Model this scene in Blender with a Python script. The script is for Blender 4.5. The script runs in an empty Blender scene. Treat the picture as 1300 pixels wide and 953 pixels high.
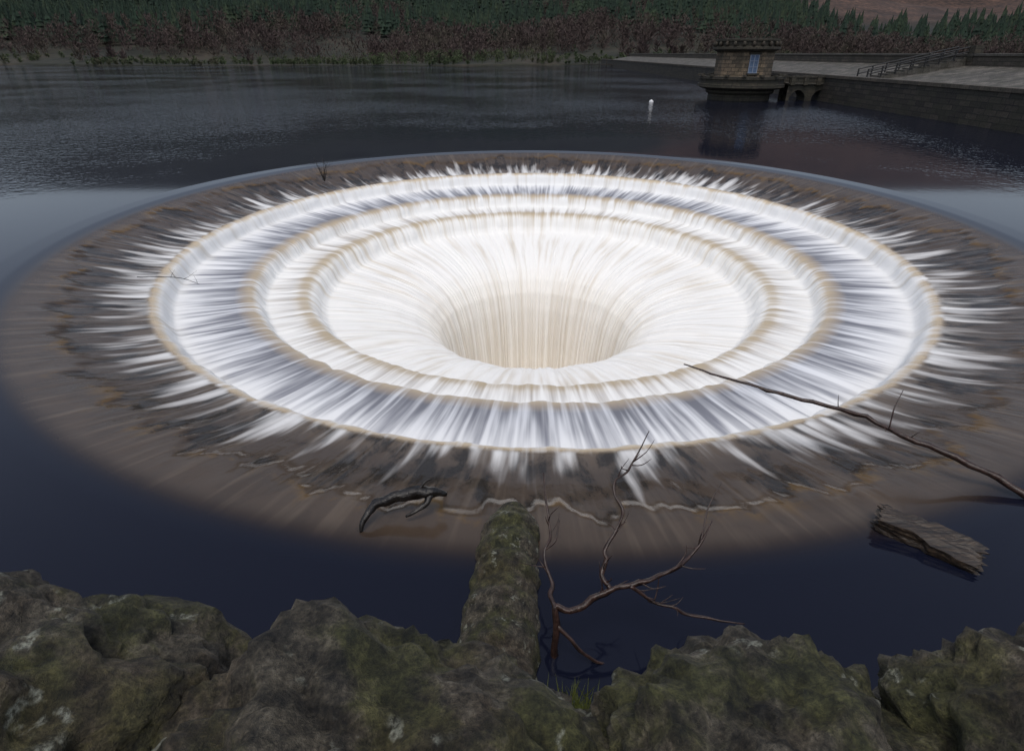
import bpy, bmesh, math, random
import numpy as np
from mathutils import Vector, noise, Matrix
random.seed(4); rng=np.random.default_rng(7)
sc=bpy.context.scene
sc.view_settings.view_transform='Standard'; sc.view_settings.look='None'; sc.view_settings.exposure=0
BC=(0.7,15.78)   # centre of the bellmouth

# ------------------------------------------------------------------ helpers
class NT:
    def __init__(s,name):
        s.m=bpy.data.materials.new(name); s.m.use_nodes=True; s.t=s.m.node_tree; s.t.nodes.clear()
        s.out=s.n('ShaderNodeOutputMaterial')
    def n(s,typ,**k):
        nd=s.t.nodes.new(typ)
        for a,b in k.items(): setattr(nd,a,b)
        return nd
    def put(s,sock,v):
        if v is None: return
        if isinstance(v,bpy.types.NodeSocket): s.t.links.new(v,sock)
        else:
            if sock.type=='RGBA' and len(v)==3: v=(*v,1)
            sock.default_value=v
    def math(s,op,a,b=None,c=None,clamp=False):
        nd=s.n('ShaderNodeMath',operation=op,use_clamp=clamp)
        s.put(nd.inputs[0],a); s.put(nd.inputs[1],b)
        if c is not None: s.put(nd.inputs[2],c)
        return nd.outputs[0]
    def mr(s,v,a,b,c=0.0,d=1.0,smooth=True):
        nd=s.n('ShaderNodeMapRange',interpolation_type='SMOOTHSTEP' if smooth else 'LINEAR')
        for i,x in enumerate((v,a,b,c,d)): s.put(nd.inputs[i],x)
        return nd.outputs[0]
    def noise(s,vec,scale=1,detail=4,rough=.5,dist=0.0):
        nd=s.n('ShaderNodeTexNoise'); s.put(nd.inputs['Vector'],vec)
        nd.inputs['Scale'].default_value=scale; nd.inputs['Detail'].default_value=detail
        nd.inputs['Roughness'].default_value=rough; nd.inputs['Distortion'].default_value=dist
        return nd.outputs['Fac']
    def ramp(s,f,stops,interp='LINEAR'):
        nd=s.n('ShaderNodeValToRGB'); s.put(nd.inputs[0],f); cr=nd.color_ramp; cr.interpolation=interp
        while len(cr.elements)<len(stops): cr.elements.new(.5)
        for e,(p,c) in zip(cr.elements,stops):
            e.position=p
            e.color=(c,c,c,1) if isinstance(c,(int,float)) else (*c,1)
        return nd.outputs[0]
    def mix(s,f,a,b):
        nd=s.n('ShaderNodeMix',data_type='RGBA'); s.put(nd.inputs[0],f); s.put(nd.inputs[6],a); s.put(nd.inputs[7],b)
        return nd.outputs[2]
    def mul(s,a,b):
        nd=s.n('ShaderNodeMix',data_type='RGBA',blend_type='MULTIPLY'); nd.inputs[0].default_value=1
        s.put(nd.inputs[6],a); s.put(nd.inputs[7],b); return nd.outputs[2]
    def comb(s,x,y,z):
        nd=s.n('ShaderNodeCombineXYZ'); s.put(nd.inputs[0],x); s.put(nd.inputs[1],y); s.put(nd.inputs[2],z); return nd.outputs[0]
    def sep(s,v):
        nd=s.n('ShaderNodeSeparateXYZ'); s.put(nd.inputs[0],v); return nd.outputs
    def bump(s,h,strength=.5,dist=.05,normal=None):
        nd=s.n('ShaderNodeBump'); s.put(nd.inputs['Strength'],strength); nd.inputs['Distance'].default_value=dist
        s.put(nd.inputs['Height'],h)
        if normal is not None: s.put(nd.inputs['Normal'],normal)
        return nd.outputs[0]
    def bsdf(s,col,rough=.5,normal=None,ior=None,spec=None):
        nd=s.n('ShaderNodeBsdfPrincipled'); s.put(nd.inputs['Base Color'],col); s.put(nd.inputs['Roughness'],rough)
        if normal is not None: s.put(nd.inputs['Normal'],normal)
        if ior: nd.inputs['IOR'].default_value=ior
        if spec is not None: s.put(nd.inputs['Specular IOR Level'],spec)
        return nd.outputs[0]
    def done(s,sh): s.t.links.new(sh,s.out.inputs[0]); return s.m
    def pos(s): return s.n('ShaderNodeNewGeometry').outputs['Position']
    def uv(s): return s.n('ShaderNodeTexCoord').outputs['UV']
    def attr(s,name): return s.n('ShaderNodeAttribute',attribute_name=name).outputs['Fac']

def mesh_np(name,verts,faces,mat=None,smooth=True,parent=None,uv=False,attrs=None):
    me=bpy.data.meshes.new(name)
    if isinstance(faces,np.ndarray):
        me.vertices.add(len(verts)); me.vertices.foreach_set('co',np.asarray(verts,dtype=np.float32).ravel())
        k=faces.shape[1]; me.loops.add(faces.size); me.loops.foreach_set('vertex_index',faces.ravel().astype(np.int32))
        me.polygons.add(len(faces)); me.polygons.foreach_set('loop_start',(np.arange(len(faces))*k).astype(np.int32))
        me.update(calc_edges=True); me.validate()
    else: me.from_pydata([tuple(v) for v in verts],[],faces)
    me.polygons.foreach_set('use_smooth',[smooth]*len(me.polygons))
    for k_,a_ in (attrs or {}).items():
        at=me.attributes.new(k_,'FLOAT','POINT'); at.data.foreach_set('value',a_.astype(np.float32).ravel())
    if uv:
        ul=me.uv_layers.new(name='UVMap')
        for p in me.polygons:
            nx,ny,nz=p.normal
            for li in p.loop_indices:
                c=me.vertices[me.loops[li].vertex_index].co
                if abs(nz)>.75: ul.data[li].uv=(c.x,c.y)
                else:
                    l=math.hypot(nx,ny); ul.data[li].uv=((-ny*c.x+nx*c.y)/l,c.z)
    ob=bpy.data.objects.new(name,me); sc.collection.objects.link(ob)
    if mat: me.materials.append(mat)
    if parent: ob.parent=parent
    return ob
def empty(name,loc=(0,0,0)):
    e=bpy.data.objects.new(name,None); e.location=loc; sc.collection.objects.link(e); return e
def box(name,c,s,mat,parent=None,rot=0,bev=.0):
    bm=bmesh.new(); bmesh.ops.create_cube(bm,size=1)
    for v in bm.verts: v.co=Vector((v.co.x*s[0],v.co.y*s[1],v.co.z*s[2]))
    if bev>0: bmesh.ops.bevel(bm,geom=bm.edges[:],offset=bev,segments=1,affect='EDGES')
    bmesh.ops.rotate(bm,verts=bm.verts,matrix=Matrix.Rotation(rot,3,'Z'))
    bmesh.ops.translate(bm,verts=bm.verts,vec=c)
    bm.normal_update()
    vs=[v.co.copy() for v in bm.verts]; fs=[[v.index for v in f.verts] for f in bm.faces]; bm.free()
    return mesh_np(name,vs,fs,mat,False,parent,True)
def lathe(name,c,prof,seg,mat,parent=None,phase=0,smooth=False,cap=True):
    vs=[];fs=[]
    for r,z in prof:
        for i in range(seg):
            a=2*math.pi*i/seg+phase; vs.append((c[0]+r*math.cos(a),c[1]+r*math.sin(a),c[2]+z))
    for j in range(len(prof)-1):
        for i in range(seg):
            k=(i+1)%seg; fs.append([j*seg+i,j*seg+k,(j+1)*seg+k,(j+1)*seg+i])
    if cap: fs.append([(len(prof)-1)*seg+i for i in range(seg)])
    return mesh_np(name,vs,fs,mat,smooth,parent,True)
def tube(vs,fs,pts,rad,seg=8,jit=.0,sub=4):
    """append a tapering, slightly gnarled tube through pts"""
    P=[Vector(p) for p in pts]; n=len(P); cp=[];rr=[]
    for i in range(n-1):
        p0=P[max(i-1,0)];p1=P[i];p2=P[i+1];p3=P[min(i+2,n-1)]
        for k in range(sub):
            t=k/sub
            q=.5*((2*p1)+(p2-p0)*t+(2*p0-5*p1+4*p2-p3)*t*t+(3*p1-p0-3*p2+p3)*t**3)
            cp.append(q); rr.append(rad[i]*(1-t)+rad[i+1]*t)
    cp.append(P[-1]); rr.append(rad[-1])
    base=len(vs)
    for i,q in enumerate(cp):
        d=(cp[min(i+1,len(cp)-1)]-cp[max(i-1,0)]).normalized()
        a=d.orthogonal().normalized() if abs(d.z)>.95 else d.cross(Vector((0,0,1))).normalized()
        b=d.cross(a)
        o=noise.noise_vector(q*6)*jit*rr[i]*3
        for k in range(seg):
            an=2*math.pi*k/seg
            w=rr[i]*(1+jit*noise.noise(q*9+Vector((k*1.7,0,0)))*1.5)
            vs.append(q+o+a*math.cos(an)*w+b*math.sin(an)*w)
    for i in range(len(cp)-1):
        for k in range(seg):
            l=(k+1)%seg; fs.append([base+i*seg+k,base+i*seg+l,base+(i+1)*seg+l,base+(i+1)*seg+k])
    fs.append([base+k for k in range(seg)][::-1]); fs.append([base+(len(cp)-1)*seg+k for k in range(seg)])

# ------------------------------------------------------------------ materials
def water_nodes(N):
    p=N.pos(); x,y,z=N.sep(p)
    dx=N.math('SUBTRACT',x,BC[0]); dy=N.math('SUBTRACT',y,BC[1])
    r=N.math('SQRT',N.math('ADD',N.math('MULTIPLY',dx,dx),N.math('MULTIPLY',dy,dy)))
    big=N.noise(p,.12,3)
    mask=N.mr(N.math('ADD',r,N.math('MULTIPLY',big,14)),21,37)
    rip=N.noise(p,2.4,2,.7)
    gust=N.mr(N.noise(p,.05,3,.5),.35,.65,.40,1.0)
    bmp=N.bump(rip,N.math('ADD',N.math('MULTIPLY',N.math('MULTIPLY',mask,gust),.74),.004),.10)
    shallow=N.mr(N.math('ADD',r,N.math('MULTIPLY',big,.3)),11.95,12.5,1,0)
    col=N.mix(shallow,(.006,.0075,.017),(.032,.022,.016))
    return N.bsdf(col,.05,bmp,1.33), r
N=NT('lake_water'); sh,_=water_nodes(N); M_WATER=N.done(sh)

def bell_mat():
    N=NT('spillway_flow')
    wsh,r=water_nodes(N)
    p=N.pos(); x,y,z=N.sep(p)
    cx=N.math('DIVIDE',N.math('SUBTRACT',x,BC[0]),r); cy=N.math('DIVIDE',N.math('SUBTRACT',y,BC[1]),r)
    def polar(K,kr,off=0.0):
        return N.comb(N.math('MULTIPLY',cx,K),N.math('MULTIPLY',cy,K),N.math('ADD',N.math('MULTIPLY',r,kr),off))
    fine=N.noise(polar(80,.35),1,2,.5); mid=N.noise(polar(30,.45,5),1,2,.55); coarse=N.noise(polar(13,.35,2),1,3,.6)
    finger=N.noise(polar(36,.55,3),1,2,.5)
    amount=N.noise(polar(2.2,.0,7),1,2,.5)
    tin=N.mr(r,4.5,7.6)   # broader curtains deep in the funnel
    inner=N.math('ADD',N.math('MULTIPLY',coarse,.5),N.math('MULTIPLY',mid,.5))
    outer=N.math('ADD',N.math('MULTIPLY',fine,.45),N.math('MULTIPLY',mid,.55))
    streak=N.math('ADD',N.math('MULTIPLY',inner,N.math('SUBTRACT',1,tin)),N.math('MULTIPLY',outer,tin))
    # the lips wobble a little
    rw_=N.math('ADD',r,N.math('MULTIPLY',N.math('SUBTRACT',mid,.5),.14))
    rn=N.math('DIVIDE',rw_,14.0)
    R=lambda v:v/14
    bias=N.ramp(rn,[(0,.50),(R(2.6),.51),(R(3.1),.60),(R(3.9),.65),(R(5.2),.60),(R(6.1),.66),(R(6.42),.60),(R(6.58),.43),(R(6.7),.44),(R(6.85),.53),(R(7.6),.66),(R(7.72),.54),(R(7.84),.40),(R(7.98),.41),(R(8.15),.46),(R(8.8),.52),(R(9.4),.62),(R(9.62),.64),(R(9.71),.46),(R(9.79),.42),(R(9.86),.50),(R(10.2),.465),(R(10.6),.42),(R(10.95),.34),(R(11.25),.23),(R(11.6),.12),(R(12.0),.05)])
    fm=N.mr(r,9.78,9.9)
    s2=N.math('ADD',N.math('MULTIPLY',streak,N.math('SUBTRACT',1,fm)),N.math('MULTIPLY',N.math('ADD',N.math('ADD',N.math('MULTIPLY',finger,.80),N.math('MULTIPLY',fine,.20)),N.math('MULTIPLY',N.math('SUBTRACT',amount,.5),.26)),fm))
    W=N.mr(N.math('ADD',s2,bias),N.mr(r,9.7,9.95,.86,.91),N.mr(r,9.7,9.95,1.18,1.16))
    under=N.ramp(rn,[(0,(.66,.60,.51)),(R(2.6),(.68,.62,.53)),(R(3.3),(.68,.62,.53)),(R(4.5),(.66,.60,.51)),(R(6.2),(.60,.53,.42)),(R(6.5),(.50,.41,.28)),(R(6.7),(.46,.38,.27)),(R(7.0),(.44,.41,.38)),(R(7.6),(.58,.54,.48)),(R(7.8),(.50,.41,.29)),(R(8.0),(.34,.29,.24)),(R(8.2),(.17,.175,.20)),(R(9.2),(.25,.255,.29)),(R(9.5),(.62,.60,.56)),(R(9.71),(.58,.48,.34)),(R(9.80),(.46,.37,.26)),(R(9.87),(.13,.10,.075)),(R(10.4),(.068,.050,.038)),(R(11),(.066,.048,.036)),(R(11.6),(.075,.054,.039)),(R(12.1),(.065,.046,.033)),(R(12.8),(.045,.032,.023))])  # innermost stops painted paler to lift the throat's shade
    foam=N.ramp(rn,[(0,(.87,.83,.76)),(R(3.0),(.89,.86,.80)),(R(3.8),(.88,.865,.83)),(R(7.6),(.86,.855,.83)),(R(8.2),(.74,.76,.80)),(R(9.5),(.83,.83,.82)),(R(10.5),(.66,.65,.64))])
    # stained, stepped stone under the thin sheet of water on the apron
    patch=N.noise(N.comb(N.math('MULTIPLY',cx,24),N.math('MULTIPLY',cy,24),N.math('MULTIPLY',r,1.1)),1,6,.62,.3)
    brk=N.noise(p,1.1,6,.7)
    apron=N.mr(r,9.8,9.95); led=N.attr('ledge')
    dk=N.math('MULTIPLY',N.mr(patch,.46,.60),N.math('MULTIPLY',apron,N.mr(led,-.10,.15,1,.25)))
    gold=N.math('MULTIPLY',N.math('MULTIPLY',N.mr(led,-.06,.02),N.mr(led,.05,.40,1,0)),N.mr(brk,.48,.58,0,1))
    und=N.mix(N.math('MULTIPLY',dk,.85),under,(.016,.013,.011)); und=N.mix(N.math('MULTIPLY',gold,.7),und,(.13,.078,.028))
    sheen=N.math('MULTIPLY',apron,N.mr(N.math('ADD',N.math('MULTIPLY',fine,.6),N.math('MULTIPLY',finger,.4)),.50,.66))  # streaky water sheen, painted into the apron colour
    und=N.mix(N.math('MULTIPLY',sheen,.40),und,(.16,.122,.088))
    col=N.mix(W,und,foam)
    rough=N.math('ADD',N.math('MULTIPLY',W,.4),N.mr(r,9.4,10.0,.5,.17))
    h=N.math('ADD',N.math('MULTIPLY',streak,1.0),N.math('MULTIPLY',N.math('ADD',patch,N.math('MULTIPLY',brk,.7)),N.math('MULTIPLY',apron,.45)))
    bmp=N.bump(h,N.mr(r,11.0,12.1,.5,.0),.07)
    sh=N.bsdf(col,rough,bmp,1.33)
    mx=N.n('ShaderNodeMixShader'); N.put(mx.inputs[0],N.mr(r,11.8,12.2)); N.put(mx.inputs[1],sh); N.put(mx.inputs[2],wsh)
    return N.done(mx.outputs[0])
M_BELL=bell_mat()

def stone_mat(name,c1,c2,mortar,sx,sy,moss=.3,bs=.5):
    N=NT(name); u=N.uv()
    b=N.n('ShaderNodeTexBrick'); N.put(b.inputs['Vector'],u); b.inputs['Scale'].default_value=1
    b.inputs['Brick Width'].default_value=sx; b.inputs['Row Height'].default_value=sy; b.inputs['Mortar Size'].default_value=.025*min(1,sy*3)
    N.put(b.inputs['Color1'],c1); N.put(b.inputs['Color2'],c2); N.put(b.inputs['Mortar'],mortar); b.inputs['Bias'].default_value=0
    p=N.pos(); n1=N.noise(p,.9,6,.65); n2=N.noise(p,9,4,.6)
    col=N.mul(b.outputs['Color'],N.ramp(n2,[(.3,.55),(.7,1.25)]))
    col=N.mix(N.math('MULTIPLY',N.mr(n1,.44,.60),moss),col,(.03,.03,.018))
    h=N.math('ADD',N.math('MULTIPLY',b.outputs['Fac'],-1),n2)
    return N.done(N.bsdf(col,.8,N.bump(h,bs,.04)))
M_TOWER=stone_mat('gritstone_ashlar',(.26,.19,.12),(.14,.105,.07),(.04,.03,.02),.75,.33,.4)
M_TOWERD=stone_mat('wet_gritstone',(.065,.054,.037),(.042,.036,.026),(.018,.016,.012),.8,.35,.5)
M_DAMW=stone_mat('dam_wall_stone',(.060,.050,.039),(.024,.021,.017),(.008,.008,.007),1.0,.36,.5,.8)
M_PARA=stone_mat('parapet_stone',(.11,.09,.068),(.065,.055,.044),(.03,.025,.02),.9,.3,.45)
M_PITCH=stone_mat('pitched_stone',(.15,.135,.115),(.055,.05,.043),(.018,.016,.014),.9,.55,.6,.9)
M_COPE=stone_mat('dressed_coping_stone',(.11,.10,.085),(.07,.064,.055),(.03,.025,.02),1.4,.5,.45)
M_RETAIN=stone_mat('retaining_wall_stone',(.10,.09,.065),(.06,.055,.04),(.02,.02,.015),.7,.35,.6)

def simple(name,col,rough=.6,var=.4,scale=5,bs=.3,bd=.02):
    N=NT(name); n=N.noise(N.pos(),scale,5,.6)
    c=N.mul(col,N.ramp(n,[(.3,1-var),(.7,1+var)]))
    return N.done(N.bsdf(c,rough,N.bump(n,bs,bd)))
M_IRON=simple('painted_iron',(.012,.012,.012),.5)
M_GLASS=simple('window_glass',(.12,.17,.26),.15,.2)
M_FRAME=simple('window_frame',(.25,.29,.36),.5,.1)
M_WHITE=simple('white_plastic',(.7,.7,.7),.4,.05)
M_BARK=simple('wet_driftwood',(.036,.019,.015),.38,.7,25,.7,.01)
M_DARKWOOD=simple('waterlogged_wood',(.012,.010,.009),.35,.6,20,.8,.02)
M_GRASS=simple('tuft_grass',(.10,.12,.03),.6,.5,20)

def rock_mat(name='mossy_gritstone',g=1.0,moss=.45):
    N=NT(name); p=N.pos()
    n1=N.noise(p,3.0,6,.68,.3); n2=N.noise(p,13,8,.74); n3=N.noise(p,75,5,.7); n4=N.noise(p,1.9,4,.6)
    S=lambda *c:tuple(v*g for v in c)
    col=N.ramp(n2,[(.34,S(.006,.005,.004)),(.44,S(.042,.036,.026)),(.55,S(.115,.098,.070)),(.70,S(.28,.25,.19))])
    col=N.mix(N.math('MULTIPLY',N.mr(n1,moss-.02,moss+.11),.85),col,N.ramp(n2,[(.34,S(.007,.009,.003)),(.5,S(.058,.060,.018)),(.7,S(.155,.155,.045))]))
    col=N.mix(N.math('MULTIPLY',N.mr(n4,.50,.62),.35),col,N.ramp(n2,[(.3,S(.014,.009,.005)),(.7,S(.14,.088,.052))]))
    vm=N.n('ShaderNodeVectorMath',operation='ADD'); N.put(vm.inputs[0],p)
    nn=N.n('ShaderNodeTexNoise'); N.put(nn.inputs['Vector'],p); nn.inputs['Scale'].default_value=22; nn.inputs['Detail'].default_value=5
    sc_=N.n('ShaderNodeVectorMath',operation='SCALE'); N.put(sc_.inputs[0],nn.outputs['Color']); sc_.inputs['Scale'].default_value=.14; N.put(vm.inputs[1],sc_.outputs[0])
    v=N.n('ShaderNodeTexVoronoi'); N.put(v.inputs['Vector'],vm.outputs[0]); v.inputs['Scale'].default_value=11
    lic=N.math('MULTIPLY',N.mr(v.outputs['Distance'],.18,.38,1,0),N.mr(N.noise(p,4.5,3),.50,.58))
    col=N.mix(N.math('MULTIPLY',lic,N.mr(n3,.38,.56,.2,.85)),col,S(.36,.37,.30))
    col=N.mul(col,N.ramp(n3,[(.32,.35),(.66,1.5)]))
    h=N.math('ADD',N.math('ADD',N.math('MULTIPLY',n2,1.5),N.math('MULTIPLY',n3,.35)),N.math('MULTIPLY',n1,.9))
    return N.done(N.bsdf(col,.6,N.bump(h,1.0,.06)))
M_ROCK=rock_mat(g=1.12); M_PIPE=rock_mat('mossy_pipe_stone',1.0,.46)

def terrain_mat():
    N=NT('hillside_ground'); p=N.pos(); x,y,z=N.sep(p)
    n=N.noise(p,.03,5,.6); n2=N.noise(p,.3,5,.65)
    g=N.ramp(n,[(.35,(.014,.017,.008)),(.5,(.021,.021,.011)),(.65,(.028,.022,.014))])
    moor=N.ramp(n2,[(.3,(.028,.015,.010)),(.7,(.078,.042,.027))])
    m=N.math('MULTIPLY',N.mr(N.math('ADD',x,N.math('MULTIPLY',n,120)),240,340),N.mr(z,18,30))
    forest=N.math('MULTIPLY',N.mr(z,10,16),N.math('SUBTRACT',1,m,clamp=True))
    c=N.mix(forest,g,(.012,.015,.010)); c=N.mix(m,c,moor)
    c=N.mul(c,N.ramp(n2,[(.3,.5),(.7,1.4)])); c=N.mul(c,N.ramp(n,[(.38,.55),(.62,1.3)]))
    return N.done(N.bsdf(c,.95,N.bump(n2,.6,.5)))
M_TERR=terrain_mat()
def foliage(name,a,b,c):
    N=NT(name); p=N.pos(); n=N.noise(p,.06,3,.6); n2=N.noise(p,.8,3,.6)
    col=N.ramp(n,[(.35,a),(.5,b),(.66,c)]); col=N.mul(col,N.ramp(n2,[(.3,.45),(.7,1.6)]))
    return N.done(N.bsdf(col,.9))
M_CON=foliage('conifer_needles',(.010,.023,.014),(.016,.034,.019),(.030,.046,.022))
M_DEC=foliage('bare_winter_twigs',(.046,.030,.028),(.056,.038,.033),(.055,.048,.032))
M_BUSH=foliage('shrub_leaves',(.030,.044,.018),(.044,.062,.023),(.052,.048,.027))

# ------------------------------------------------------------------ spillway bellmouth
def pn(a,b,na,seed,wrap=True):
    g=np.random.default_rng(seed).random((na,400))
    fa=a*na; fb=b%399
    i=np.floor(fa).astype(int); j=np.floor(fb).astype(int); u=fa-i; v=fb-j
    u=u*u*(3-2*u); v=v*v*(3-2*v); i0=i%na; i1=(i+1)%na; j1=(j+1)%400
    return (g[i0,j]*(1-u)+g[i1,j]*u)*(1-v)+(g[i0,j1]*(1-u)+g[i1,j1]*u)*v
prof=np.array([(13.6,0),(12.9,0),(12.4,-.012),(12.0,-.05),(11.5,-.16),(10.9,-.32),(10.3,-.48),(9.95,-.57),(9.76,-.61),(9.66,-.70),(9.56,-.90),(9.46,-1.02),(9.0,-1.05),(8.4,-1.09),(8.0,-1.11),(7.84,-1.14),(7.74,-1.24),(7.64,-1.44),(7.54,-1.54),(7.1,-1.56),(6.7,-1.57),(6.54,-1.60),(6.42,-1.74),(6.28,-2.04),(6.12,-2.20),(5.7,-2.27),(5.2,-2.37),(4.7,-2.48),(4.2,-2.64),(3.7,-2.88),(3.3,-3.18),(3.0,-3.6),(2.8,-4.2),(2.62,-5.2),(2.5,-6.3),(2.4,-7.8)])
L=np.concatenate([[0],np.cumsum(np.hypot(*np.diff(prof,axis=0).T))])
Ls=L[np.argmin(abs(prof[:,1]+4.2))]
s=np.concatenate([np.arange(0,Ls,.04),np.arange(Ls,L[-1],.12)])
pr=np.interp(s,L,prof[:,0]); pz=np.interp(s,L,prof[:,1])
for _ in range(2):
    pr[1:-1]=(pr[:-2]+pr[1:-1]*2+pr[2:])/4; pz[1:-1]=(pz[:-2]+pz[1:-1]*2+pz[2:])/4
SEG=1800; nr=len(s)
tr=np.gradient(pr); tz=np.gradient(pz); tl=np.hypot(tr,tz)
nR=tz/tl; nZ=-tr/tl
A=(np.arange(SEG)/SEG)[None,:]*np.ones((nr,1)); RR=pr[:,None]*np.ones((1,SEG)); ZZ=pz[:,None]*np.ones((1,SEG)); SS=s[:,None]*np.ones((1,SEG))
st=(pn(A,SS*.6,420,1)-.5)*.7+(pn(A,SS*.5,200,2)-.5)*.6+(pn(A,SS*3.0,240,3)-.5)*.3
amp=np.interp(RR,[0,3,6,9.6,9.9,11.2,12.0],[.07,.06,.05,.04,.02,.012,0])
D=st*amp+(pn(A,SS*.4,70,12)-.5)*np.interp(RR,[0,6,7],[.12,.10,0])
# ragged ledges in the apron
def edge(base,seed,am):
    e_=(pn(A*1.0,SS*0+3,26,seed)-.5)*am+np.round((pn(A,SS*0+7,150,seed+1)-.5)*5)/5*am*1.0+(pn(A,SS*2+11,500,seed+2)-.5)*am*.5
    return RR-(base+e_)
led=edge(11.3,30,.55); led2=edge(10.6,40,.5)
sst=lambda x:np.clip(x,0,1)**2*(3-2*np.clip(x,0,1))
D-=.035*(1-sst((led+.12)/.24))*np.interp(RR,[9.9,10.6],[0,1])
D-=.015*(1-sst((led2+.2)/.40))*np.interp(RR,[9.85,10.2],[0,1])
# scalloped tongues where the sheet breaks over each lip
for rl in (9.62,7.70,6.36): D+=np.exp(-((RR-rl)/.11)**2)*(pn(A,SS*0+rl,150,9)*.10-.02)
rr_=RR+nR[:,None]*D; zz_=ZZ+nZ[:,None]*D
ang=A*2*np.pi
V=np.stack([BC[0]+rr_*np.cos(ang),BC[1]+rr_*np.sin(ang),zz_],-1).reshape(-1,3)
I=np.arange(nr-1)[:,None]*SEG; J=np.arange(SEG)[None,:]; K=(J+1)%SEG
F=np.stack([I+J,I+SEG+J,I+SEG+K,I+K],-1).reshape(-1,4)
F=F[:,::-1]
bell=empty('bellmouth_spillway')
mesh_np('cascade',V,F,M_BELL,True,bell,attrs={'ledge':led})
# foam cap across the shaft, set high and unseen to brighten the throat
M_BOUNCE=simple('bounce_foam',(.86,.83,.78),.7,.08,2)
vs=[];fs=[]
for j in range(12):
    for a in range(64):
        q=2.75*(1-j/12); an=a*math.pi/32
        vs.append((BC[0]+q*math.cos(an),BC[1]+q*math.sin(an),-7.0+.3*noise.noise(Vector((q*math.cos(an)*1.3,q*math.sin(an)*1.3,2)))))
for j in range(11):
    for a in range(64): fs.append([j*64+a,j*64+(a+1)%64,(j+1)*64+(a+1)%64,(j+1)*64+a])
fs.append([11*64+a for a in range(64)])
mesh_np('foam_bounce_cap',vs,fs,M_BOUNCE,True,bell)

# ------------------------------------------------------------------ reservoir water
radii=[13.6,14.5,16,19,24,32,45,70,120,250,600,1500]
V=[];
for R_ in radii:
    a=np.arange(SEG)/SEG*2*np.pi
    V.append(np.stack([BC[0]+R_*np.cos(a),BC[1]+R_*np.sin(a),np.zeros(SEG)],-1))
V=np.concatenate(V); I=np.arange(len(radii)-1)[:,None]*SEG
F=np.stack([I+J,I+SEG+J,I+SEG+K,I+K],-1).reshape(-1,4)
mesh_np('reservoir_water',V,F,M_WATER)

# ------------------------------------------------------------------ terrain
def shore(x): return 246+6*math.sin(x*.021+1)+4*math.sin(x*.05)-8*math.exp(-((x+10)/40)**2)
def land(x,d):
    h=.2+min(d,50)*.06+max(d-50,0)*.15+max(d-350,0)*.13
    k=min(1,d/80); h+=k*(noise.noise(Vector((x*.006,d*.006,0)))*14+noise.noise(Vector((x*.03,d*.03,3)))*2.5)
    return max(h,.2)
def H(x,y):
    if y<=.15: return 2.4+max(-y-2,0)*.12
    if x>=46 and y<238: return 2.4-min((x-46)*.05,1.5)
    if x>=38 and y<238: return -16+(x-38)/8*18.4
    s_=shore(x); d=y-s_
    if x<-420: d=max(d,-420-x)
    if d>0: return land(x,d)
    return max(-16,d*2)
ys=[-1500,-900,-500,-250,-120,-60,-30,-12,-4,-1,.1,.5,3,20,60,120,180,210,225]+[228+i*2.5 for i in range(20)]+[280+i*8 for i in range(60)]+[780+i*60 for i in range(18)]
xs=[-1800,-1400,-1100,-900,-750,-620,-540,-480]+[-440+i*10 for i in range(44)]+[0,10,20,30,38,42,46,50,60]+[70+i*10 for i in range(44)]+[520,600,700,850,1050,1300,1800]
V=[(x,y,H(x,y)) for y in ys for x in xs]; nx=len(xs)
F=[[j*nx+i,j*nx+i+1,(j+1)*nx+i+1,(j+1)*nx+i] for j in range(len(ys)-1) for i in range(nx-1)]
mesh_np('terrain',V,F,M_TERR)

# forests
def conifers(name,pts,mat):
    V=[];F=[]
    for (x,y,z,h) in pts:
        w=h*random.uniform(.17,.25); T=6; lx=random.uniform(-.03,.03)*h
        for t in range(T):
            z0=z+h*(.12+.74*t/T); z1=z+h*(.12+.74*(t+1)/T)+h*.13; ww=w*(1-t/T)**.85+.15
            b=len(V); n=8; ph=random.random()*6
            for k in range(n):
                a=ph+k*2*math.pi/n; q=ww*(random.uniform(.9,1.25) if k%2 else random.uniform(.45,.7))
                V.append((x+q*math.cos(a),y+q*math.sin(a),z0-random.uniform(0,.05)*h))
            V.append((x+lx*t/T,y,z1))
            for k in range(n): F.append((b+k,b+(k+1)%n,b+n))
    return mesh_np(name,np.array(V),np.array(F),mat,False)
def puffs(name,pts,mat,nl=80,size=.5,up=.5):
    V=[];F=[]
    for (x,y,z,h) in pts:
        w=h*random.uniform(.32,.5)
        b=len(V)  # trunk
        V+= [(x-.12,y,z-.3),(x+.12,y,z-.3),(x,y,z+h*.8)]; F.append((b,b+1,b+2))
        for k in range(nl):
            u=random.gauss(0,.42);v=random.gauss(0,.42);t=random.random()**.8
            env=math.sin(math.pi*min(1,.12+t*.86))**.6
            px=x+u*w*env; py=y+v*w*env; pz=z+h*(.06+.92*t)
            L_=size*random.uniform(.6,1.6); dx=u*L_+random.uniform(-.3,.3)*L_; dy=v*L_; dz=L_*(up+random.uniform(-.3,.5)); s_=L_*.16
            b=len(V); V+=[(px-s_,py,pz),(px+s_,py+random.uniform(-s_,s_),pz-s_*.4),(px+dx,py+dy,pz+dz)]; F.append((b,b+1,b+2))
    return mesh_np(name,np.array(V),np.array(F),mat,False)
con=[];dec=[];bush=[]
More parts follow.
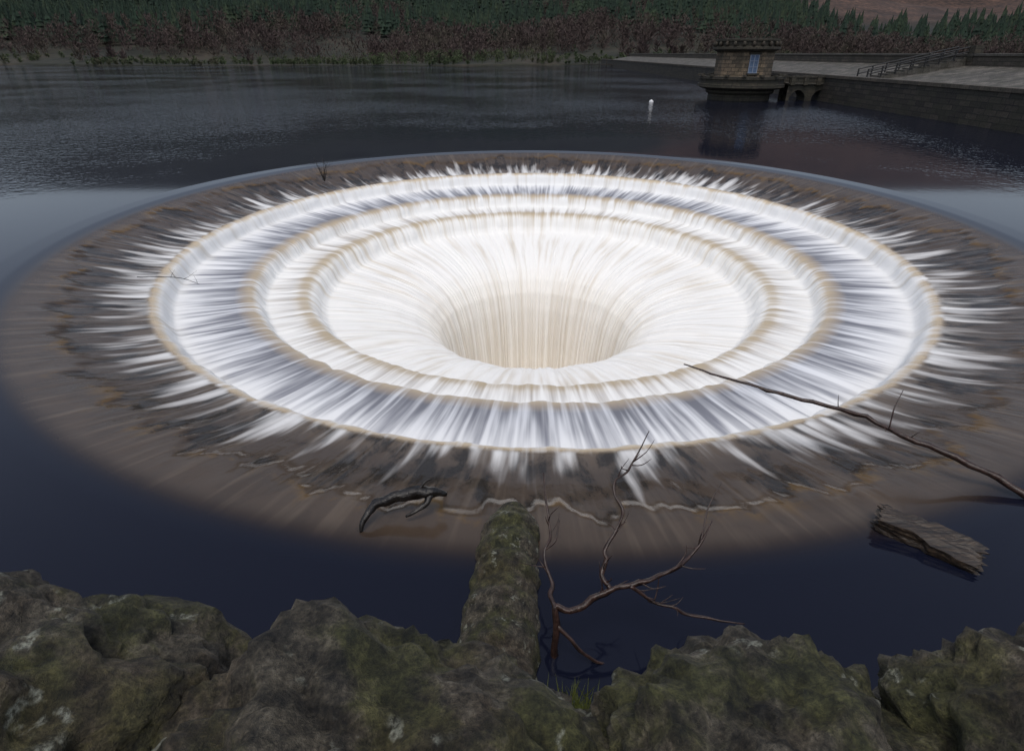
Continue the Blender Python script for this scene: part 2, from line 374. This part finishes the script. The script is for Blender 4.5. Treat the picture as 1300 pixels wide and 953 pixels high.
for _ in range(6500):
    y=random.uniform(295,560); x=random.uniform(-1,1)*(y*.98+40); d=y-shore(x); g=H(x,y)
    n=noise.noise(Vector((x*.011,y*.011,5)))
    lim= 66+ 50*n + (34 if -150<x<60 else 0) - (20 if x<-170 else 0)
    if x>205+60*n and d>150: continue
    if d<lim: continue
    if noise.noise(Vector((x*.018,y*.03,9)))>.22 and d<190:
        if random.random()<.5: dec.append((x,y,g,random.uniform(8,12)))
        continue
    con.append((x,y,g,random.uniform(8,18)))
for _ in range(2400):
    x=random.uniform(-330,380); d=random.uniform(8,125); y=shore(x)+d; g=H(x,y)
    dens=noise.noise(Vector((x*.02,y*.02,1)))
    if d<35 and (dens<.0 or random.random()<.5): continue
    if d>60 and dens<-.15: continue
    dec.append((x,y,g,random.uniform(6,12) if d>35 else random.uniform(3,6)))
for _ in range(1100):
    x=random.uniform(-300,300); d=abs(random.gauss(0,14))+.5; y=shore(x)+d
    if noise.noise(Vector((x*.03,y*.03,7)))<-.25: continue
    bush.append((x,y,H(x,y),random.uniform(.8,2.6)))
for _ in range(120):
    x=random.gauss(-25,22); y=shore(x)+random.uniform(6,40); bush.append((x,y,H(x,y),random.uniform(2.5,5)))
conifers('conifer_forest',con,M_CON); puffs('bare_woodland',dec,M_DEC,90,1.1,.7); puffs('lakeside_shrubs',bush,M_BUSH,60,.8,.3)

# ------------------------------------------------------------------ dam
def dx_(y): return 29.3+ (y-10)*.026
dam=empty('dam_embankment')
Y=np.array([2,10,20,30,40,50,60,75,90,110,130,150,175,200,225,245])
def strip(name,sec,mat,zadd=0):
    V=[];F=[];m=len(sec)
    for y in Y:
        for (ox,oz) in sec: V.append((dx_(y)+ox,y,oz))
    for j in range(len(Y)-1):
        for i in range(m-1): F.append([j*m+i,j*m+i+1,(j+1)*m+i+1,(j+1)*m+i])
    F=[f[::-1] for f in F]
    F.append(list(range(m))); 
    return mesh_np(name,V,F,mat,False,dam,True)
strip('waterside_wall',[(-.25,-6),(0,2.1)],M_DAMW)
strip('waterside_wall_coping',[(-.05,2.1),(-.08,2.12),(-.08,2.36),(.5,2.38),(.5,1.72)],M_PARA)
strip('walkway',[(.5,1.75),(2.0,1.78)],M_COPE)
strip('stone_pitching',[(2.0,1.78),(11.0,3.2)],M_PITCH)
strip('parapet_wall',[(11.0,3.1),(11.0,4.0)],M_PARA)
strip('parapet_coping',[(10.9,4.0),(10.9,4.18),(11.6,4.2),(11.6,3.3)],M_COPE)
strip('crest_road',[(11.6,3.2),(17,3.2),(19,2.0)],M_PITCH)
# steps from crest to the bridge with railings
ste=empty('dam_steps')
YS=57.2
for i in range(13):
    x0=dx_(YS)+11-i*.72; z0=3.9-i*.15
    box('step_%d'%i,(x0,YS,z0-.5),(.74,1.6,1.0),M_COPE,ste)
rail=empty('step_railing')
vs=[];fs=[]
for sy in (-.8,.8):
    for i in range(8):
        x0=dx_(YS)+11-i*1.25; z0=3.9-i*.26
        tube(vs,fs,[(x0,YS+sy,z0),(x0,YS+sy,z0+.85)],[.07,.07],6,0,1)
    for hh in (.45,.85):
        tube(vs,fs,[(dx_(YS)+11,YS+sy,3.9+hh),(dx_(YS)+2.2,YS+sy,2.05+hh)],[.055,.055],6,0,1)
mesh_np('rails',vs,fs,M_IRON,False,rail)
box('gate_pier',(dx_(YS)+11.3,YS-1.1,4.2),(.8,.8,1.3),M_TOWERD,ste)

# ------------------------------------------------------------------ valve tower
tw=empty('valve_tower'); T=(23.3,62.0,0)
lathe('water_base',T,[(3.0,-8),(3.0,.55),(3.15,.6),(3.3,.75),(3.3,.95),(3.75,1.05),(4.05,1.2)],24,M_TOWERD,tw,smooth=False)
lathe('platform',T,[(4.05,1.2),(4.2,1.22),(4.2,1.5),(4.05,1.53),(4.05,1.95),(4.18,1.97),(4.18,2.2),(3.75,2.22),(3.75,1.6),(0,1.6)],24,M_TOWERD,tw,cap=False)
ph=math.pi/8
lathe('tower_body',T,[(2.85,1.55),(2.85,1.95),(2.72,2.0),(2.72,4.35)],8,M_TOWER,tw,ph)
lathe('cornice',T,[(2.72,4.35),(2.85,4.38),(3.0,4.5),(3.18,4.55),(3.18,4.75),(3.0,4.78)],24,M_TOWERD,tw,cap=True)
lathe('roof_parapet',T,[(2.85,4.76),(2.85,4.9),(2.85,5.26),(2.98,5.28),(2.98,5.46),(2.6,5.48),(2.6,4.95),(0,4.95)],24,M_TOWERD,tw,cap=False)
vs=[];fs=[]
for i in range(22):
    a=2*math.pi*i/22; px=T[0]+3.02*math.cos(a); py=T[1]+3.02*math.sin(a)
    tube(vs,fs,[(px,py,4.8),(px,py,5.0),(px,py,5.24)],[.09,.18,.09],6,0,2)
mesh_np('parapet_balusters',vs,fs,M_TOWER,True,tw)
for i in range(16):
    a=2*math.pi*i/16+.1
    box('merlon_%d'%i,(T[0]+4.1*math.cos(a),T[1]+4.1*math.sin(a),2.28),(.35,.35,.16),M_TOWERD,tw,a)
for i in range(8):
    a=-math.pi/2+i*math.pi/4; ap=2.72*math.cos(ph)
    c=lambda o,z,l=0:(T[0]+(ap+o)*math.cos(a)-l*math.sin(a),T[1]+(ap+o)*math.sin(a)+l*math.cos(a),z)
    if i in (0,3,5):
        box('window_glass_%d'%i,c(.01,3.3),(.06,.8,1.6),M_GLASS,tw,a)
        for l in (-.4,0,.4): box('mullion',c(.05,3.3,l),(.08,.07,1.6),M_FRAME,tw,a)
        for z in (2.52,3.04,3.56,4.08): box('glazing_bar',c(.055,z),(.07,.84,.05),M_FRAME,tw,a)
        box('sill',c(.1,2.42),(.3,1.15,.14),M_TOWERD,tw,a); box('lintel',c(.06,4.2),(.2,1.15,.16),M_TOWERD,tw,a)
# bridge to the dam
br=empty('access_bridge')
x0=T[0]+3.9; x1=dx_(60)+1.0; yb=60.6
vs=[];fs=[]
M_=40; span=(x1-x0)/2
for sy in (-.9,.9):
    b=len(vs)
    for i in range(M_+1):
        x=x0+(x1-x0)*i/M_; u=((x-x0)%span)/span; u=min(max((u-.12)/.76,0),1)
        zz=-3 if u in (0,1) else .15+.85*math.sin(math.pi*u)**.6
        vs+=[(x,yb+sy,zz),(x,yb+sy,1.5)]
    for i in range(M_): fs.append([b+2*i,b+2*i+2,b+2*i+3,b+2*i+1])
n=2*(M_+1)
for i in range(M_): fs.append([2*i,n+2*i,n+2*i+2,2*i+2])
mesh_np('arches',vs,fs,M_TOWERD,False,br,True)
box('deck',((x0+x1)/2,yb,1.56),(x1-x0,2.1,.12),M_COPE,br)
for sy in (-1,1):
    box('parapet',((x0+x1)/2,yb+sy*.93,1.85),(x1-x0,.22,.46),M_TOWERD,br)
    box('parapet_coping',((x0+x1)/2,yb+sy*.93,2.14),(x1-x0+.1,.34,.12),M_TOWERD,br)
    for k in range(4): box('pier',(x0+.3+k*(x1-x0-.6)/3,yb+sy*.98,1.85),(.4,.4,.8),M_TOWERD,br)
# jetty at the far end and buoy
jt=empty('jetty'); 
box('deck',(31,213,.8),(14,2.4,.3),M_DAMW,jt)
for k in range(6): box('post_%d'%k,(25+k*2.5,212,.6),(.3,.3,3.2),M_DAMW,jt)
box('rail',(31,212,2.05),(13.5,.12,.12),M_IRON,jt)
by=empty('mooring_buoy')
lathe('float',(13.6,58.5,0),[(.02,-.2),(.2,-.12),(.22,.02),(.18,.11),(.1,.17),(.05,.2),(0.01,.22)],16,M_WHITE,by,smooth=True,cap=False)

# ------------------------------------------------------------------ foreground wall and stones
rw=box('retaining_wall',(-.3,.02,-1.75),(58,1.34,8.8),M_RETAIN)
def boulder(name,c,rad,rot,seed,e=2.6,sub=6,tilt=0):
    bm=bmesh.new(); bmesh.ops.create_icosphere(bm,subdivisions=sub,radius=1)
    so=Vector((seed*7.3,seed*3.1,seed*1.7)); Rm=Matrix.Rotation(rot,3,'Z')@Matrix.Rotation(tilt,3,'Y')
    for v in bm.verts:
        d=v.co.normalized(); k=(abs(d.x)**e+abs(d.y)**e+abs(d.z)**e)**(-1/e); p=d*k
        n=noise.fractal(p*1.3+so,1,2,3)*.18+noise.fractal(p*4+so,.7,2,6)*.085
        rd=noise.ridged_multi_fractal(p*2.2+so,.8,2,5,1,2)*.05
        p=p*(1.03+n-rd)
        v.co=Rm@Vector((p.x*rad[0],p.y*rad[1],p.z*rad[2]))+Vector(c)
    me=bpy.data.meshes.new(name); bm.to_mesh(me); bm.free(); me.polygons.foreach_set('use_smooth',[True]*len(me.polygons))
    me.materials.append(M_ROCK); ob=bpy.data.objects.new(name,me); sc.collection.objects.link(ob); return ob
boulder('coping_boulder',(-1.24,.52,2.82),(.60,.50,.36),-.15,1,tilt=.10)
boulder('coping_boulder',(-.31,.48,2.73),(.58,.47,.36),-.06,2,tilt=.12)
boulder('coping_boulder',(.53,.46,2.71),(.42,.45,.35),-.12,3,tilt=.08)
boulder('coping_boulder',(1.27,.48,2.72),(.44,.46,.36),-.1,4)
boulder('coping_boulder',(-2.35,.45,2.75),(.52,.46,.36),.1,5)
boulder('coping_boulder',(2.15,.45,2.72),(.47,.44,.36),.1,6)

# stone pipe running from the wall to the rim
vs=[];fs=[]
SEGP=112; n=190
for i in range(n):
    t=i/(n-1); y=.6+3.75*t; x=-.28+.29*t; r=.42-.16*t
    if t>.90: r*=math.sqrt(max(0.02,1-((t-.90)/.10)**2))
    z=.03-.10*t
    band=.012*math.sin(y*19+math.sin(y*5))+.006*math.sin(y*43+1)
    for k in range(SEGP):
        a=2*math.pi*k/SEGP; d=Vector((math.cos(a),0,math.sin(a)))
        p=Vector((x,y,z))+d*r
        q=r+band+noise.fractal(p*5,.8,2,6)*.024
        vs.append(Vector((x,y,z))+d*q)
for i in range(n-1):
    for k in range(SEGP):
        l=(k+1)%SEGP; fs.append([i*SEGP+k,i*SEGP+l,(i+1)*SEGP+l,(i+1)*SEGP+k])
fs.append([(n-1)*SEGP+k for k in range(SEGP)])
mesh_np('stone_pipe',vs,fs,M_PIPE)

# ------------------------------------------------------------------ driftwood
def twigs(vs,fs,path,n,len_,rad,seed):
    rnd=random.Random(seed); P=[Vector(p) for p in path]
    for _ in range(n):
        i=rnd.randrange(len(P)-1); q=P[i].lerp(P[i+1],rnd.random())
        d=(P[i+1]-P[i]).normalized(); s_=Vector((rnd.uniform(-1,1),rnd.uniform(-.6,.6),rnd.uniform(-.2,1))).normalized()
        d=(d*.6+s_).normalized(); l=len_*rnd.uniform(.4,1.2)
        a=q+d*l*.5+Vector((rnd.uniform(-1,1),rnd.uniform(-1,1),rnd.uniform(-1,1)))*l*.12
        b=q+d*l+Vector((rnd.uniform(-1,1),rnd.uniform(-1,1),rnd.uniform(0,1)))*l*.2
        tube(vs,fs,[q,a,b],[rad,rad*.7,rad*.25],5,.3,3)
vs=[];fs=[]
main=[(.33,2.70,-.05),(.33,2.74,.25),(.35,2.82,.4),(.45,2.80,.40),(.575,2.83,.46),(.76,2.90,.55),(.9,2.9,.55),(1.06,2.91,.61),(1.2,2.98,.6),(1.30,3.0,.66),(1.42,3.1,.66),(1.52,3.18,.72),(1.65,3.34,.8)]
tube(vs,fs,main,[.026,.026,.026,.022,.024,.02,.018,.018,.014,.015,.011,.010,.004],8,.5)
up=[(.76,2.90,.55),(.70,2.98,.60),(.76,3.05,.66),(.74,3.1,.72),(.84,3.22,.80),(.90,3.33,.9),(.84,3.43,.98),(.85,3.53,1.05),(.95,3.55,1.12),(1.01,3.6,1.2),(1.17,3.81,1.35)]
tube(vs,fs,up,[.019,.016,.016,.014,.014,.013,.011,.010,.008,.007,.003],7,.5)
lf=[(.35,2.80,.4),(.30,2.92,.42),(.315,3.02,.45),(.26,3.14,.5),(.26,3.24,.55),(.32,3.38,.6),(.305,3.53,.7),(.284,3.86,.85)]
tube(vs,fs,lf,[.02,.018,.016,.015,.013,.011,.009,.004],7,.5)
rt=[(.90,2.88,.57),(1.0,2.87,.5),(1.12,2.83,.45),(1.25,2.8,.44),(1.38,2.76,.4),(1.75,2.69,.4)]
tube(vs,fs,rt,[.015,.014,.013,.011,.010,.004],7,.5)
r2=[(1.52,3.18,.7),(1.62,3.4,.86),(1.76,3.56,1.0)]; tube(vs,fs,r2,[.009,.006,.002],6,.4)
l2=[(.34,2.76,.30),(.5,2.66,.18),(.62,2.64,.05),(.75,2.66,-.03)]; tube(vs,fs,l2,[.018,.015,.012,.008],7,.4)
l3=[(.26,3.24,.55),(.36,3.3,.62),(.40,3.42,.72)]; tube(vs,fs,l3,[.009,.007,.003],6,.4)
for pth,k,sd in ((main[4:],9,1),(up,11,2),(lf[1:],6,3),(rt,8,4)): twigs(vs,fs,pth,k,.2,.006,sd)
mesh_np('forked_driftwood_branch',vs,fs,M_BARK)
vs=[];fs=[]
lb=[(2.37,6.59,.4),(2.7,6.42,.36),(3.02,6.21,.35),(3.4,6.02,.31),(3.77,5.79,.32),(4.34,5.55,.25),(4.68,5.15,.2),(5.07,4.79,.15),(5.46,4.47,.05),(5.75,4.1,-.05),(6.2,3.8,-.15)]
tube(vs,fs,lb,[.008,.014,.018,.021,.024,.028,.032,.038,.046,.05,.05],8,.4)
tube(vs,fs,[(4.5,5.35,.23),(4.55,5.45,.45),(4.7,5.6,.62)],[.01,.008,.003],5,.3)
twigs(vs,fs,lb[4:9],4,.18,.007,8)
mesh_np('long_fallen_branch',vs,fs,M_BARK)
vs=[];fs=[]
tube(vs,fs,[(-1.52,4.02,-.06),(-1.51,4.10,.01),(-1.45,4.22,.05),(-1.34,4.33,.07),(-1.18,4.41,.08),(-1.0,4.44,.07),(-.84,4.44,.06),(-.70,4.50,.0)],[.012,.03,.045,.055,.062,.065,.058,.025],14,.22,6)
tube(vs,fs,[(-.86,4.42,.04),(-.90,4.33,.01),(-1.0,4.26,-.02),(-1.1,4.22,-.05)],[.045,.03,.022,.012],9,.3)
tube(vs,fs,[(-1.0,4.45,.10),(-.93,4.50,.17),(-.84,4.53,.19)],[.02,.014,.005],7,.3)
mesh_np('curved_driftwood_log',vs,fs,M_DARKWOOD)
# broken timber
bm=bmesh.new(); bmesh.ops.create_cube(bm,size=1); bmesh.ops.subdivide_edges(bm,edges=bm.edges[:],cuts=14,use_grid_fill=True)
Rz=Matrix.Rotation(math.radians(-40),3,'Z')@Matrix.Rotation(math.radians(4),3,'Y')
for v in bm.verts:
    e=abs(v.co.x)*2; w=.36*(1 if v.co.x>0 else .8)
    p=Vector((v.co.x*.78*(1+.10*noise.noise(Vector((v.co.y*9,v.co.z*9,1)))*(e>.7)*3),v.co.y*w,v.co.z*.17))
    g=noise.noise(Vector((p.x*3,p.y*30,p.z*30)))*.018+noise.fractal(p*7,1,2,4)*.012
    p.z+=g+(.04 if p.y>0 else 0)*p.x; p.y+=g
    v.co=Rz@p+Vector((4.02,3.86,.03))
me=bpy.data.meshes.new('broken_timber'); bm.to_mesh(me); bm.free()
N=NT('weathered_timber'); p=N.n('ShaderNodeTexCoord').outputs['Object']
mp=N.n('ShaderNodeMapping'); N.put(mp.inputs[0],p); mp.inputs['Rotation'].default_value=(0,0,math.radians(40)); mp.inputs['Scale'].default_value=(2,22,22)
g=N.noise(mp.outputs[0],1.5,5,.6); c=N.ramp(g,[(.3,(.007,.005,.004)),(.5,(.028,.019,.013)),(.7,(.07,.048,.03))])
me.materials.append(N.done(N.bsdf(c,.4,N.bump(g,.8,.02)))); ob=bpy.data.objects.new('broken_timber',me); sc.collection.objects.link(ob)
# twigs caught on the rim
vs=[];fs=[]
c=Vector((-7.3,21.9,-.2)); rnd=random.Random(3)
for k in range(7):
    d=Vector((rnd.uniform(-.5,.5),rnd.uniform(-.3,.3),1)); l=rnd.uniform(.4,.9)
    pth=[c,c+d*l*.5+Vector((rnd.uniform(-.1,.1),0,0)),c+d*l]; tube(vs,fs,pth,[.016,.012,.004],5,.3,3); twigs(vs,fs,pth,3,.35,.007,k+20)
mesh_np('twigs_on_rim',vs,fs,M_DARKWOOD)
vs=[];fs=[]
pth=[(-8.6,11.9,-.35),(-8.1,11.8,-.3),(-7.6,11.9,-.38),(-7.1,11.7,-.45)]; tube(vs,fs,pth,[.011,.010,.008,.004],6,.3,3); twigs(vs,fs,pth,4,.3,.005,40)
mesh_np('stranded_twig',vs,fs,M_DARKWOOD)
# grass tuft between stones
V=[];F=[]; rnd=random.Random(5)
for k in range(320):
    bx=.17+rnd.gauss(0,.035); by_=.80+rnd.gauss(0,.03); z=2.68; l=rnd.uniform(.04,.09); a=rnd.uniform(0,6.28); s_=.0025
    tx=bx+math.cos(a)*l*.5; ty=by_+math.sin(a)*l*.5; b=len(V)
    V+=[(bx-s_,by_,z),(bx+s_,by_,z),(tx,ty,z+l)]; F.append((b,b+1,b+2))
mesh_np('grass_tuft',np.array(V),np.array(F),M_GRASS,False)

# ------------------------------------------------------------------ light
w=bpy.data.worlds.new('World'); sc.world=w; w.use_nodes=True; nt=w.node_tree; nt.nodes.clear()
o=nt.nodes.new('ShaderNodeOutputWorld'); bg=nt.nodes.new('ShaderNodeBackground'); sk=nt.nodes.new('ShaderNodeTexSky'); hs=nt.nodes.new('ShaderNodeHueSaturation')
el=math.radians(70); az=math.radians(190)
sk.sky_type='NISHITA'; sk.sun_disc=False; sk.sun_elevation=el; sk.sun_rotation=az; sk.dust_density=3; sk.altitude=200
hs.inputs['Saturation'].default_value=.6
nt.links.new(sk.outputs[0],hs.inputs['Color']); nt.links.new(hs.outputs[0],bg.inputs[0]); nt.links.new(bg.outputs[0],o.inputs[0]); bg.inputs[1].default_value=.15
sl=bpy.data.lights.new('sun','SUN'); sl.energy=1.1; sl.angle=math.radians(22); sl.color=(1,.95,.88)
so=bpy.data.objects.new('sun',sl); sc.collection.objects.link(so)
dv=Vector((math.sin(az)*math.cos(el),math.cos(az)*math.cos(el),math.sin(el)))
so.rotation_euler=dv.to_track_quat('Z','Y').to_euler()
# ------------------------------------------------------------------ camera
cam=bpy.data.cameras.new('camera'); co=bpy.data.objects.new('camera',cam); sc.collection.objects.link(co); sc.camera=co
co.location=(0,0,4.2); co.rotation_euler=(math.radians(90-27.47),0,0); cam.lens=19.38; cam.sensor_width=36; cam.shift_y=-44.5/1300
cam.clip_start=.05; cam.clip_end=6000
